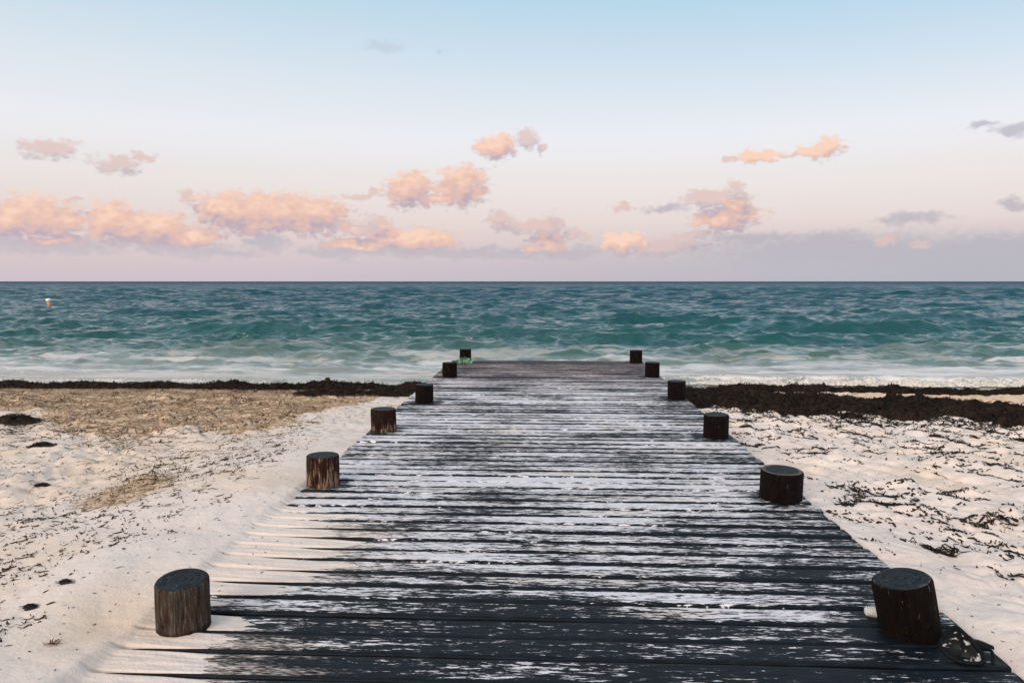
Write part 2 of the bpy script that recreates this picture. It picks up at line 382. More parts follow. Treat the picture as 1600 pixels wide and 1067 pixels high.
foam += 0 * crest
m_sea, t, b = material('sea_water')
p = t.pos(); px, py, pz = t.sep(p)
lg = t.m('LOGARITHM', t.m('MAXIMUM', py, 1), 10)
wob = t.noise(t.v('MULTIPLY', p, (.05, .11, 0)), 1, 3)
yw = t.m('ADD', lg, t.m('MULTIPLY', t.m('SUBTRACT', wob, .5), .25))
c = t.ramp(t.rng(yw, 1.1, 3.3, 0, 1, False), [(.03, (.30, .29, .25, 1)), (.065, (.16, .195, .18, 1)), (.10, (.04, .098, .092, 1)), (.15, (.006, .064, .068, 1)), (.30, (.0025, .050, .070, 1)), (.55, (.003, .058, .090, 1)), (1, (.003, .056, .092, 1))])
fa = t.attr('foam')
fn = t.noise(p, 9, 6, .7, .6); fv = t.voro(t.v('ADD', p, t.scale(t.noise(p, 4, 3, .5, 0, 1), .4)), 7, feature='DISTANCE_TO_EDGE')
fm = t.rng(t.m('ADD', fa, t.m('ADD', t.m('MULTIPLY', t.m('SUBTRACT', fn, .5), 1.5), t.m('MULTIPLY', t.m('SUBTRACT', .12, fv), 1.2))), .42, .7)
fm = t.m('MULTIPLY', fm, t.rng(fa, .03, .15))
wash_sheen = t.noise(t.v('MULTIPLY', t.v('ADD', p, t.scale(t.noise(p, .7, 3, .5, 0, 1), .8)), (.28, 1.5, 0)), 1, 6, .68, .5)
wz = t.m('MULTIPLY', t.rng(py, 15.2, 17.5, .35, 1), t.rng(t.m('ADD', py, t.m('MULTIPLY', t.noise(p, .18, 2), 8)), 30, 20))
wm = t.m('MULTIPLY', t.rng(wash_sheen, .44, .60), t.m('MULTIPLY', wz, .85))
c = t.mix(wm, c, (.66, .635, .635, 1))  # pale foam wash, brightened to paint sky reflection on the calm shallows
c = t.mix(fm, c, (.70, .68, .66, 1))
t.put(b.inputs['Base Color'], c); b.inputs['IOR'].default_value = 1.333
# far off only the wave faces turned to the viewer show, so less sky is mirrored there
t.put(b.inputs['Specular IOR Level'], t.ramp(t.rng(lg, 1.1, 3.3, 0, 1, False), [(0, .5), (.3, .5), (.42, .42), (.55, .30), (.7, .18), (.85, .11), (1, .06)]))
t.put(b.inputs['Roughness'], t.mix(fm, t.ramp(t.rng(lg, 1.1, 3.3, 0, 1, False), [(0, .05), (.2, .07), (.4, .15), (.62, .32), (.85, .48), (1, .5)]), (.8, .8, .8, 1)))
r1 = t.noise(t.v('MULTIPLY', p, (1, 1.5, 0)), 2.6, 6, .62, .3)
r2 = t.noise(t.v('MULTIPLY', p, (.22, .4, 0)), 1, 6, .6, .3)
r3 = t.noise(t.v('MULTIPLY', p, (.03, .075, 0)), 1, 4, .6, .2)
calm = t.rng(py, 15, 26, .22, 1)
slick = t.noise(t.v('MULTIPLY', t.v('ADD', p, t.scale(t.noise(p, .35, 2, .5, 0, 1), 1.6)), (.16, .55, 0)), 1, 5, .62, .4)
calm = t.m('MULTIPLY', calm, t.rng(slick, .40, .60, .12, 1))
r0 = t.noise(t.v('MULTIPLY', p, (1, 1.3, 0)), 9, 4, .6, .3)
nb = t.bump(t.m('MULTIPLY', r0, t.m('MULTIPLY', calm, t.rng(py, 70, 35))), .8, .035)
nb = t.bump(t.m('MULTIPLY', r1, calm), 1, .11, nb)
nb = t.bump(t.m('MULTIPLY', r2, t.rng(py, 30, 110)), 1, 1.3, nb)
nb = t.bump(t.m('MULTIPLY', r3, t.rng(py, 110, 420)), 1, 9.0, nb)
nb = t.bump(t.m('MULTIPLY', fn, fm), .8, .06, nb)
t.put(b.inputs['Normal'], nb)
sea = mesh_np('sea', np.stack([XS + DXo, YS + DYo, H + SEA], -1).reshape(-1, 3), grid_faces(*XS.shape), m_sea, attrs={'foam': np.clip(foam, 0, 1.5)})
tag(sea, kind='structure')

# lumps of white foam where the wave breaks on the right
def heap(name, x0, x1, y0, y1, step, hf, mat, **attrs):
    gx = np.arange(x0, x1, step); gy = np.arange(y0, y1, step)
    A, Bq = np.meshgrid(gx, gy); h, basez = hf(A, Bq)
    F = grid_faces(*A.shape)
    hv = h.ravel(); keep = (hv[F] > 0).any(1); F = F[keep]
    used = np.unique(F); mp = np.full(hv.size, -1); mp[used] = np.arange(len(used))
    V = np.stack([A, Bq, basez + np.where(h > 0, h, -.03)], -1).reshape(-1, 3)[used]
    return mesh_np(name, V, mp[F], mat)
m_foam, t, b = material('white_foam')
p = t.obj(); n = t.noise(p, 26, 5, .7)
t.put(b.inputs['Base Color'], t.ramp(n, [(.34, (.34, .30, .26, 1)), (.5, (.58, .55, .51, 1)), (.64, (.80, .78, .76, 1))])); b.inputs['Roughness'].default_value = .6
t.put(b.inputs['Normal'], t.bump(n, .8, .04))
def foam_h(x, y):
    yc = 15.15 + .22 * pn(x * .5, 2.2, 91) + .10 * pn(x * 1.7, 4.2, 92)
    h = .12 * np.exp(-((y - yc) / .20) ** 2) * smooth(1.8, 4.5, x) * (.55 + 1.3 * np.abs(pn(x * 3.3, y * 4, 96)) + .7 * np.abs(pn(x * 9, y * 9, 97)) + .35 * np.abs(pn(x * 22, y * 22, 97)))
    h = h - .055 + .05 * pn(x * 1.1, y * 2.0, 98) + .035 * pn(x * 6, y * 6, 99)
    return h, -.46 + 0 * x
tag(heap('surf_foam', 1.9, 15, 14.6, 15.9, .022, foam_h, m_foam), 'white broken surf foam along the water line right of the boardwalk', 'foam', kind='stuff')

# ------------------------------------------------------------------ seaweed
def strands(n, x, y, z, length, width, ang, curl, lift, seg=5, rr=None):
    """n curved three-sided strands -> V, F ; all arrays length n"""
    rr = rr or RNG
    s = np.linspace(0, 1, seg)[None, :]
    a = ang[:, None] + curl[:, None] * (s - .5) + .5 * rr.normal(size=(n, 1)) * np.sin(s * 5 + rr.uniform(0, 6, (n, 1)))
    ds = length[:, None] / (seg - 1)
    cx = np.cumsum(np.cos(a) * ds, 1); cy = np.cumsum(np.sin(a) * ds, 1)
    cx += x[:, None] - cx.mean(1, keepdims=True); cy += y[:, None] - cy.mean(1, keepdims=True)
    zz = z(cx, cy) if callable(z) else z[:, None] + 0 * cx
    zz = zz + lift[:, None] * np.sin(s * np.pi * rr.uniform(.6, 2.4, (n, 1)) + rr.uniform(0, 3, (n, 1))).clip(0)
    wd = width[:, None] * (.35 + .65 * np.sin(np.pi * np.clip(s, .08, .92)))
    nx, ny = -np.sin(a), np.cos(a)
    P1 = np.stack([cx + nx * wd, cy + ny * wd, zz], -1); P2 = np.stack([cx - nx * wd, cy - ny * wd, zz], -1); P3 = np.stack([cx, cy, zz + wd * .9], -1)
    V = np.stack([P1, P3, P2], 2)            # n, seg, 3, 3
    idx = np.arange(n * seg * 3).reshape(n, seg, 3)
    F = []
    for i, j in ((0, 1), (1, 2), (2, 0)):
        F.append(np.stack([idx[:, :-1, i], idx[:, 1:, i], idx[:, 1:, j], idx[:, :-1, j]], -1).reshape(-1, 4))
    return V.reshape(-1, 3), np.concatenate(F)

def join(parts):
    V, F, off = [], [], 0
    for v, f in parts: V.append(v); F.append(f + off); off += len(v)
    return np.concatenate(V), np.concatenate(F)

def weed_mat(name, c0, c1, rough=.75):
    m, t, b = material(name)
    n = t.noise(t.pos(), 13, 4, .6); n2 = t.noise(t.pos(), 1.2, 2)
    t.put(b.inputs['Base Color'], t.ramp(t.m('ADD', t.m('MULTIPLY', n, .7), t.m('MULTIPLY', n2, .3)), [(.36, c0), (.64, c1)])); b.inputs['Roughness'].default_value = rough
    b.inputs['Specular IOR Level'].default_value = .12
    t.put(b.inputs['Normal'], t.bump(t.noise(t.pos(), 45, 4, .7), .9, .03))
    return m
m_weed = weed_mat('wet_seaweed', (.003, .0025, .0025, 1), (.036, .022, .014, 1))
m_dark = weed_mat('dark_seaweed_scrap', (.012, .011, .012, 1), (.05, .04, .032, 1))
m_brown = weed_mat('dry_brown_weed', (.03, .02, .014, 1), (.12, .075, .046, 1), .9)
m_gold = weed_mat('dried_seagrass', (.20, .12, .066, 1), (.66, .50, .35, 1), .9)

def wrack_h(x, y):
    """height of the seaweed banks: a ridge along the water and a broader bank sweeping in from the right"""
    n = fbm(x * 1.1, y * 1.6, 4, 101); l = np.abs(pn(x * 3.1, y * 3.1, 104)) + .6 * np.abs(pn(x * 7.3, y * 7.3, 105)) + .35 * np.abs(pn(x * 17, y * 17, 106))
    yc = 14.15 + .12 * pn(x * .5, .3, 102) - .1 * smooth(0, -10, x)
    wd = np.where(x < 0, .40, .34)
    h1 = np.exp(-((y - yc) / wd) ** 4) * (.11 + .10 * n) * np.where(x < -1.8, 1, 1) - .04
    # left second band
    yl = 12.75 + .25 * (x + 3.2) * 0 + .25 * pn(x * .7, 1.3, 103)
    h2 = np.exp(-((y - yl) / .42) ** 4) * smooth(-4.8, -3.9, x) * smooth(-1.5, -2.0, x) * (.085 + .10 * n) - .04
    # right bank
    up = np.interp(x, [1.9, 2.6, 3.4, 4.2, 4.9, 5.3, 6.1, 6.7, 7.2, 9, 14], [13.9, 13.9, 13.8, 13.4, 12.3, 11.9, 12.0, 11.4, 10.7, 10.0, 8.6])
    lo = np.interp(x, [1.9, 2.28, 2.7, 3.5, 4.6, 5.3, 5.9, 8, 14], [11.7, 11.3, 10.9, 10.3, 9.95, 9.75, 9.45, 8.7, 7.2])
    mid = (up + lo) / 2; hw = (up - lo) / 2
    h3 = smooth(1.0, .72, np.abs(y - mid) / hw + .95 * fbm(x * 1.4, y * 1.3, 5, 107)) * smooth(1.6, 2.0, x) * (.10 + .10 * n) - .035
    hh = np.maximum(np.maximum(h1, h2), h3)
    return np.where(hh > 0, hh * (.62 + 1.0 * l) + .012, hh)
def wrack(x, y): return wrack_h(x, y), sand_z(x, y)
parts = []
def wrack_piece(x0, x1, y0, y1, step):
    gx = np.arange(x0, x1, step); gy = np.arange(y0, y1, step)
    A, Bq = np.meshgrid(gx, gy); h, bz = wrack(A, Bq); F = grid_faces(*A.shape); hv = h.ravel()
    F = F[(hv[F] > 0).any(1)]; used = np.unique(F); mp = np.full(hv.size, -1); mp[used] = np.arange(len(used))
    jx = .4 * step * RNG.normal(size=A.shape); jy = .4 * step * RNG.normal(size=A.shape)
    V = np.stack([A + jx, Bq + jy, bz + np.where(h > 0, h + .012 * RNG.normal(size=h.shape), -.03)], -1).reshape(-1, 3)[used]
    return V, mp[F]
def weed_strands(N, x0, x1, y0, y1, seed):
    rr = np.random.default_rng(seed)
    x = rr.uniform(x0, x1, N); y = rr.uniform(y0, y1, N)
    h = wrack_h(x, y); k = h > -.036 + .06 * rr.random(N); x, y, h = x[k], y[k], np.maximum(h[k], 0); n = len(x)
    z = lambda cx, cy: sand_z(cx, cy) + np.maximum(wrack_h(cx, cy), 0) * .95
    return strands(n, x, y, z, rr.uniform(.06, .26, n), rr.uniform(.003, .010, n), rr.uniform(0, 6.28, n), rr.normal(0, 2.2, n), rr.uniform(.0, .06, n), 5, rr)
VL = join([wrack_piece(-19, -1.5, 12.0, 14.9, .03), weed_strands(15000, -15, -1.6, 12.0, 14.8, 1)])
tag(mesh_np('seaweed_bank', *VL, m_weed, smooth_=False), 'long low dark seaweed bank along the water line left of the boardwalk', 'seaweed', kind='stuff')
VR = join([wrack_piece(1.6, 18, 7, 14.9, .03), weed_strands(32000, 1.7, 14, 7.5, 14.8, 2)])
tag(mesh_np('seaweed_bank', *VR, m_weed, smooth_=False), 'broad dark brown seaweed bank sweeping over the sand right of the boardwalk', 'seaweed', kind='stuff')

# loose dark scraps over the sand
def scatter_clusters(rr, n, region, size, ang0, angs, per):
    xs_, ys_, an = [], [], []
    while len(xs_) < n:
        cx = rr.uniform(region[0], region[1]); cy = region[2] + (region[3] - region[2]) * rr.random() ** 1.25
        if not region[4](cx, cy, rr): continue
        k = 1 + int(rr.exponential(per)); a = rr.normal(ang0, angs); s = size * rr.uniform(.5, 1.6)
        u = rr.normal(0, 1, k) * s; v = rr.normal(0, .32, k) * s
        xs_ += list(cx + u * math.cos(a) - v * math.sin(a)); ys_ += list(cy + u * math.sin(a) + v * math.cos(a)); an += list(rr.normal(a, .7, k))
    return np.array(xs_), np.array(ys_), np.array(an)
off_deck = lambda x, y: (x < XL - .05) | (x > XR + .06)
def ground(cx, cy): return sand_z(cx, cy) + .002
rr = np.random.default_rng(21)
dens_r = lambda x, y, r: x > 2.02 + max(0, (4.4 - y)) * .55 and r.random() < (.25 + 1.0 * max(0, pn(np.array(x * .9), np.array(y * .7), 111) + .25)) * (1.0 if y > 4.3 else .35) and float(wrack_h(np.array(x), np.array(y))) < 0
x, y, a = scatter_clusters(rr, 12500, (2.0, 10.5, 2.8, 11.6, dens_r), .065, -.25, .5, 9); k = off_deck(x, y); x, y, a = x[k], y[k], a[k]; n = len(x)
pr = strands(n, x, y, ground, (.008 + .055 * rr.random(n) ** 2.6) * (.75 + .05 * y), rr.uniform(.003, .011, n), a, rr.normal(0, 1.4, n), rr.uniform(0, .012, n), 5, rr)
dens_l = lambda x, y, r: x < -2.25 - .18 * max(0, y - 5.5) and r.random() < .15 + 1.0 * max(0, pn(np.array(x * 2.2), np.array(y * .55), 112) + .2) * min(1, max(.12, (-x - 2.2) * 1.3))
x, y, a = scatter_clusters(rr, 15000, (-9, -2.2, 2.6, 11.5, dens_l), .09, 1.15, .4, 4); k = off_deck(x, y); x, y, a = x[k], y[k], a[k]; n = len(x)
pl = strands(n, x, y, ground, (.006 + .07 * rr.random(n) ** 2.6) * (.7 + .05 * y), rr.uniform(.0012, .0065, n), a, rr.normal(0, 1.2, n), rr.uniform(0, .012, n), 5, rr)
x, y, a = scatter_clusters(rr, 5200, (2.2, 9.5, 3.6, 11.0, lambda x, y, r: r.random() < .2 + max(0, pn(np.array(x * .9), np.array(y * .7), 111) + .3) and x > 2.1 + max(0, 4.6 - y) * .9), .055, -.25, .5, 42); k = off_deck(x, y); x, y, a = x[k], y[k], a[k]; n = len(x)
pc = strands(n, x, y, ground, .03 + .07 * rr.random(n), rr.uniform(.003, .010, n), a, rr.normal(0, 1.6, n), rr.uniform(0, .03, n), 5, rr)
nb_ = 3800; x = rr.uniform(1.95, 13, nb_); lo_ = np.interp(x, [1.9, 2.28, 2.7, 3.5, 4.6, 5.3, 5.9, 8, 14], [11.7, 11.3, 10.9, 10.3, 9.95, 9.75, 9.45, 8.7, 7.2])
y = lo_ + .25 - np.abs(rr.normal(0, .55, nb_)); n = nb_
pe = strands(n, x, y, ground, .02 + .12 * rr.random(n) ** 2, rr.uniform(.004, .013, n), rr.normal(-.2, .8, n), rr.normal(0, 1.5, n), rr.uniform(0, .03, n), 5, rr)
# fine flecks everywhere, also on the clean drift
n = 2600; x = np.where(rr.random(n) < .5, rr.uniform(-5, -1.0, n), rr.uniform(1.95, 6, n)); y = rr.uniform(2.6, 9, n)
k = off_deck(x, y) | ((x < -1.2) & (y > 3.6) & (y < 4.9) & (rr.random(n) < .5)); x, y = x[k], y[k]; n = len(x)
pf = strands(n, x, y, ground, rr.uniform(.006, .022, n), rr.uniform(.0012, .0035, n), rr.uniform(0, 6.28, n), rr.normal(0, 1, n), 0 * x, 4, rr)
tag(mesh_np('seaweed_scraps', *join([pr, pc, pe, pf]), m_dark), 'dark seaweed scraps strewn over the trampled sand', 'seaweed', kind='stuff')
tag(mesh_np('seaweed_scraps', *pl, m_brown), 'brown seaweed strands and wrack lines on the left sand', 'seaweed', kind='stuff')
# dried seagrass litter on the left beach
n0 = 60000; x = rr.uniform(-11, -2.3, n0); y = rr.uniform(5, 14, n0); g = gold_mask(x, y) + .06; k = rr.random(n0) < g * .95; x, y = x[k], y[k]; n = len(x)
pg = strands(n, x, y, ground, rr.uniform(.03, .13, n), rr.uniform(.0015, .0045, n), rr.uniform(0, 6.28, n), rr.normal(0, 1.5, n), rr.uniform(0, .03, n), 4, rr)
tag(mesh_np('dried_seagrass', *pg, m_gold), 'golden dried seagrass litter covering the left beach', 'seagrass', kind='stuff')
n0 = 15000; x = rr.uniform(-11, -2.3, n0); y = rr.uniform(5, 14, n0); g = gold_mask(x, y) * smooth(.0, .35, fbm(x * 1.4, y * 1.4, 3, 113)) + .02; k = rr.random(n0) < g; x, y = x[k], y[k]; n = len(x)
pb = strands(n, x, y, ground, rr.uniform(.03, .12, n), rr.uniform(.002, .007, n), rr.uniform(0, 6.28, n), rr.normal(0, 1.5, n), rr.uniform(.005, .05, n), 4, rr)
tag(mesh_np('dried_seagrass', *pb, m_brown), 'brown tufts among the golden seagrass litter', 'seagrass', kind='stuff')

# single larger clumps lying on the left sand
for (cx, cy, r0, lab) in [(-6.75, 9.0, .25, 'largest dark seaweed clump on the left sand, at the frame edge'), (-5.26, 7.4, .12, 'dark seaweed clump nearer the camera than the largest one'),
                          (-4.19, 5.86, .06, 'small round dark seaweed clump beside the golden seagrass streak'), (-2.47, 3.59, .034, 'small dark weed tuft left of the slanted post'),
                          (-2.47, 3.33, .036, 'oval dark weed tuft with a thin stem, nearest the camera')]:
    q = np.random.default_rng(int(-cx * 100)); N = 24
    th, rad = np.meshgrid(np.linspace(0, 2 * np.pi, N, endpoint=False), np.linspace(0, 1, 10))
    rx = rad * r0 * (1 + .25 * np.sin(th * 2 + cx) + .14 * np.sin(th * 5 + cy)); ux = rx * np.cos(th) * 1.25; uy = rx * np.sin(th) * .75
    hz = r0 * .30 * (1 - rad ** 2) * (1 + .6 * pn(ux * 4 / r0, uy * 4 / r0, 120)) + .01 * r0 / .1 * q.normal(size=rad.shape) * (1 - rad) - .01 * (rad > .95)
    V = np.stack([ux, uy, hz], -1).reshape(-1, 3)
    i = np.arange(9)[:, None] * N + np.arange(N)[None]; j = np.arange(9)[:, None] * N + (np.arange(N)[None] + 1) % N
    F = np.stack([i, j, j + N, i + N], -1).reshape(-1, 4)
    m_ = 160; xx = q.normal(0, .55, m_) * r0 * 1.2; yy = q.normal(0, .5, m_) * r0 * .8
    zz = np.maximum(0, r0 * .36 * (1 - (xx / r0 / 1.2) ** 2 - (yy / r0 / .75) ** 2))
    st_ = strands(m_, xx, yy, zz, q.uniform(.25, .9, m_) * r0, q.uniform(.012, .035, m_) * r0, q.uniform(0, 6.28, m_), q.normal(0, 2, m_), q.uniform(0, .12, m_) * r0, 5, q)
    o = mesh_np('seaweed_clump', *join([(V, F), st_]), m_dark, smooth_=False)
    o.location = (cx, cy, float(sand_z(np.array([cx]), np.array([cy]))[0]) + .002)
    tag(o, lab, 'seaweed', 'seaweed clumps on the left sand')
# dry sprig in the near left corner
n = 9; q = np.random.default_rng(3); ang = np.linspace(.2, 3.0, n)
v, f = strands(n, np.cos(ang) * .02, np.sin(ang) * .02, .004 + 0 * ang, np.full(n, .05), np.full(n, .0028), ang, q.normal(0, .6, n), np.full(n, .01), 5, q)
o = mesh_np('dry_sprig', v, f, weed_mat('dry_sprig_brown', (.14, .07, .04, 1), (.28, .15, .09, 1)))
o.location = (-2.12, 2.97, float(sand_z(np.array([-2.12]), np.array([2.97]))[0]) + .002); tag(o, 'tiny reddish brown dry sprig on the smooth sand at near left', 'sprig')

# ------------------------------------------------------------------ boardwalk
m_plank, t, b = material('weathered_painted_plank')
p = t.pos(); px, py, pz = t.sep(p); rn = t.rand()
sh = t.xyz(t.m('MULTIPLY', rn, 37.0), 0, 0); ps = t.v('ADD', p, sh)
g1 = t.noise(t.v('MULTIPLY', ps, (1.5, 13, 1)), 1, 4, .62, .25)
g2 = t.noise(t.v('MULTIPLY', ps, (9, 62, 1)), 1, 5, .68, .35)
g3 = t.noise(t.v('MULTIPLY', ps, (26, 190, 1)), 1, 3, .6)
big = t.noise(t.v('MULTIPLY', p, (.9, 1.6, 0)), 1, 3, .55)
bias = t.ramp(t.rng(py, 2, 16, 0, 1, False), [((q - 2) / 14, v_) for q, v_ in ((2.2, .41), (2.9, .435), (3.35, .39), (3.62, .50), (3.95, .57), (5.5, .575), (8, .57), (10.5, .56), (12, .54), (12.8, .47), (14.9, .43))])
val = t.m('ADD', t.m('MULTIPLY', t.m('SUBTRACT', g1, .5), .60), t.m('MULTIPLY', t.m('SUBTRACT', g2, .5), 1.35))
val = t.m('ADD', val, t.m('MULTIPLY', t.m('SUBTRACT', big, .5), .75))
val = t.m('ADD', val, t.m('MULTIPLY', t.m('SUBTRACT', rn, .5), .15))
val = t.m('ADD', val, t.m('MULTIPLY', t.m('SUBTRACT', g3, .5), .55))
val = t.m('ADD', val, bias)
edge = t.attr('edge')                               # 0 at a board's long edges, 1 inside
val = t.m('SUBTRACT', val, t.m('MULTIPLY', t.m('SUBTRACT', 1, edge), .22))
# darker circles around the posts: contact shade put into the board colour
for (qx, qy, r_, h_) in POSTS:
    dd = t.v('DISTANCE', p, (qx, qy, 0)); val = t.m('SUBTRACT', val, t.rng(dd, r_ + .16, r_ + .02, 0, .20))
worn = t.rng(val, .50, .545)
dark = t.ramp(g2, [(.35, lin(5, 9, 14)), (.55, lin(13, 22, 31)), (.75, lin(36, 43, 50))])
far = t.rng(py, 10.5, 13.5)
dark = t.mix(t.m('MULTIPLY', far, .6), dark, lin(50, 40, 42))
pale = t.ramp(t.m('ADD', t.m('MULTIPLY', g2, .55), t.m('MULTIPLY', g3, .45)), [(.32, lin(158, 158, 164)), (.5, lin(206, 206, 214)), (.68, lin(228, 228, 234))])
warmp = t.noise(t.v('MULTIPLY', p, (1.1, 4, 0)), 1, 3)
pale = t.mix(t.rng(warmp, .52, .68, 0, .55), pale, lin(206, 196, 186))
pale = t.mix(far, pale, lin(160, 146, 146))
half = t.m('MULTIPLY', t.rng(val, .42, .52, 0, .42), t.rng(py, 3.3, 4.3, .45, 1))                 # thin, rubbed paint at the borders of the bare patches
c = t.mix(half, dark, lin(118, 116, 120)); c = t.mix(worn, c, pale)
# wind-blown sand thinning out from the left edge
reach = t.ramp(t.rng(py, 2, 6, 0, 1, False), [((q - 2) / 4, v_) for q, v_ in ((2.3, .40), (2.75, .52), (2.84, .40), (3.02, .44), (3.22, .30), (3.40, .08), (3.58, .12), (3.64, .30), (3.80, .46), (3.95, .56), (4.3, .54), (4.6, .50), (4.9, .40), (5.05, .12), (6, .0))])
xs_n = t.m('ADD', t.m('MULTIPLY', t.m('SUBTRACT', -.35, px), .62), t.m('ADD', t.m('MULTIPLY', t.m('SUBTRACT', g1, .5), 1.2), t.m('MULTIPLY', t.m('SUBTRACT', g2, .5), .8)))
sm = t.rng(t.m('ADD', t.m('ADD', xs_n, t.m('MULTIPLY', t.m('SUBTRACT', g3, .5), 1.3)), t.m('SUBTRACT', reach, 1.0)), -.16, .34)
sm = t.m('MULTIPLY', sm, t.rng(reach, .02, .1)); sm = t.m('MULTIPLY', sm, t.rng(edge, .1, .45))
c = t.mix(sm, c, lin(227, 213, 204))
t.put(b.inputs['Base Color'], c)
rgh = t.mix(t.m('MAXIMUM', worn, sm), (.55, .55, .55, 1), (.9, .9, .9, 1)); t.put(b.inputs['Roughness'], rgh); b.inputs['Specular IOR Level'].default_value = .14
hh = t.m('ADD', t.m('ADD', t.m('MULTIPLY', g2, .6), t.m('MULTIPLY', g3, .35)), t.m('MULTIPLY', worn, -.35))
t.put(b.inputs['Normal'], t.bump(hh, .6, .008))

deck = empty('boardwalk', (0, 8, 0)); tag(deck, 'weathered wooden boardwalk with peeling dark paint running from the sand out over the water', 'boardwalk')
NX = 70
for i in range(len(GAPS) - 1):
    y0, y1 = GAPS[i], GAPS[i + 1]; q = np.random.default_rng(300 + i)
    gw = q.uniform(.012, .023); y0 += gw / 2; y1 -= gw / 2; th = .038
    xa = XL + q.normal(0, .008); xb = XR + q.normal(0, .008)
    xg = np.linspace(xa, xb, NX)
    wv0 = .0028 * fbm(xg * 1.2, np.full(NX, i * 3.1), 3, 130) * 2 + .0016 * pn(xg * 9, np.full(NX, i * 1.7), 131)
    wv1 = .0028 * fbm(xg * 1.2, np.full(NX, i * 5.3 + 50), 3, 132) * 2 + .0016 * pn(xg * 9, np.full(NX, i * 2.9), 133)
    prof = [(0, -th, 0), (0, -.009, 0), (.003, -.0025, 0), (.010, 0, .15), (.026, .0015, 1), (.5, -.0015, 1), (-.026, .0015, 1), (-.010, 0, .15), (-.003, -.0025, 0), (0, -.009, 0), (0, -th, 0)]
    zt = q.normal(0, .0022) + q.normal(0, .002) * (xg / 1.9) + .003 * pn(xg * .7, np.full(NX, i * 7.7), 134)
    V = []; E = []
    for k, (o_, z_, e_) in enumerate(prof):
        if k < 5: yy = y0 + wv0 + o_
        elif k == 5: yy = (y0 + y1) / 2 + 0 * xg
        else: yy = y1 + wv1 + o_
        V.append(np.stack([xg, yy - 8, zt + z_ - .002], -1)); E.append(np.full(NX, float(e_)))
    K = len(prof); V = np.stack(V, 1); E = np.stack(E, 1)        # NX, K, 3
    idx = np.arange(NX * K).reshape(NX, K)
    F = [np.stack([idx[:-1, k], idx[1:, k], idx[1:, (k + 1) % K], idx[:-1, (k + 1) % K]], -1).reshape(-1, 4) for k in range(K)]
    caps = []
    for row, flip in ((0, False), (NX - 1, True)):
        for k in range(K // 2):
            f = [idx[row, k], idx[row, k + 1], idx[row, K - 2 - k], idx[row, K - 1 - k]]
            if k == K // 2 - 1: continue
            caps.append(f[::-1] if flip else f)
    F = np.concatenate(F + [np.array(caps)])
    mesh_np('plank', V.reshape(-1, 3), F[:, ::-1], m_plank, deck, attrs={'edge': E.reshape(-1)})
m_beam = simple('dark_wet_beam', (.03, .026, .024), .7)
def boxmesh(name, x0, x1, y0, y1, z0, z1, mat, parent, bev=.006):
    import bmesh
    bm = bmesh.new(); bmesh.ops.create_cube(bm, size=1)
    for v in bm.verts: v.co = ((x0 + x1) / 2 + v.co.x * (x1 - x0), (y0 + y1) / 2 + v.co.y * (y1 - y0), (z0 + z1) / 2 + v.co.z * (z1 - z0))
    bmesh.ops.bevel(bm, geom=bm.edges[:], offset=bev, segments=2, affect='EDGES')
    me = bpy.data.meshes.new(name); bm.to_mesh(me); bm.free(); me.materials.append(mat)
    o = bpy.data.objects.new(name, me); COL.objects.link(o); o.parent = parent; return o
for bx in (-1.82, -.6, .6, 1.86):
    boxmesh('beam', bx - .04, bx + .04, 2.05 - 8, 14.8 - 8, -.20, -.046, m_beam, deck)

# ------------------------------------------------------------------ posts
def post_mat(name, base0, base1, pale, pale_amt, low=0., knots=False):
    m, t, b = material(name)
    o = t.obj(); ox, oy, oz = t.sep(o); an = t.m('ARCTAN2', oy, ox)
    q = t.xyz(t.m('MULTIPLY', an, 1.0), oz, 0)
    s1 = t.noise(t.v('MULTIPLY', q, (6, 4.5, 0)), 1, 5, .65, .5); s2 = t.noise(t.v('MULTIPLY', q, (22, 16, 0)), 1, 5, .7, .4)
    s0 = t.noise(t.v('MULTIPLY', q, (2.2, 6, 0)), 1, 3, .55, .6)
    c = t.ramp(t.m('ADD', t.m('MULTIPLY', s1, .55), t.m('MULTIPLY', s2, .45)), [(.41, base0), (.60, base1)])
    crk = t.noise(t.v('MULTIPLY', q, (14, 3.0, 0)), 1, 4, .6, .3); c = t.mix(t.rng(crk, .63, .68, 0, .85), c, tuple(v_ * .25 for v_ in base0[:3]) + (1,))
    v = t.m('ADD', t.m('ADD', t.m('MULTIPLY', s1, .5), t.m('MULTIPLY', s2, .35)), t.m('MULTIPLY', s0, .3))
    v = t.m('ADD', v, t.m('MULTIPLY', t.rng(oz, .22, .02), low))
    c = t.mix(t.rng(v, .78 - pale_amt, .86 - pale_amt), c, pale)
    chip = t.noise(t.v('MULTIPLY', q, (16, 19, 0)), 1, 2, .5, .8); c = t.mix(t.rng(chip, .715, .74, 0, .8), c, (.30, .25, .20, 1))
    if knots:
        red = t.rng(t.noise(t.v('MULTIPLY', q, (2.6, 5, 0)), 1, 4, .6, 1.0), .5, .62); c = t.mix(t.m('MULTIPLY', red, .75), c, (.075, .036, .022, 1))
        kn = t.voro(t.v('MULTIPLY', q, (2.1, 9, 0)), 1); c = t.mix(t.rng(kn, .17, .06), c, (.008, .006, .006, 1))
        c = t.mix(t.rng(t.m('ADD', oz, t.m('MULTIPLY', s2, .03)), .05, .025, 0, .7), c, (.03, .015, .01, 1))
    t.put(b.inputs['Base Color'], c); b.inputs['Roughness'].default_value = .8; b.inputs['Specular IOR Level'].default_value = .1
    t.put(b.inputs['Normal'], t.bump(t.m('SUBTRACT', t.m('ADD', s2, t.m('MULTIPLY', s1, .7)), t.m('MULTIPLY', t.rng(crk, .6, .68), .7)), 1, .03))
    return m
PM_grey = post_mat('grey_weathered_post', (.020, .014, .011, 1), (.14, .115, .096, 1), (.27, .235, .20, 1), .155, 0, True)
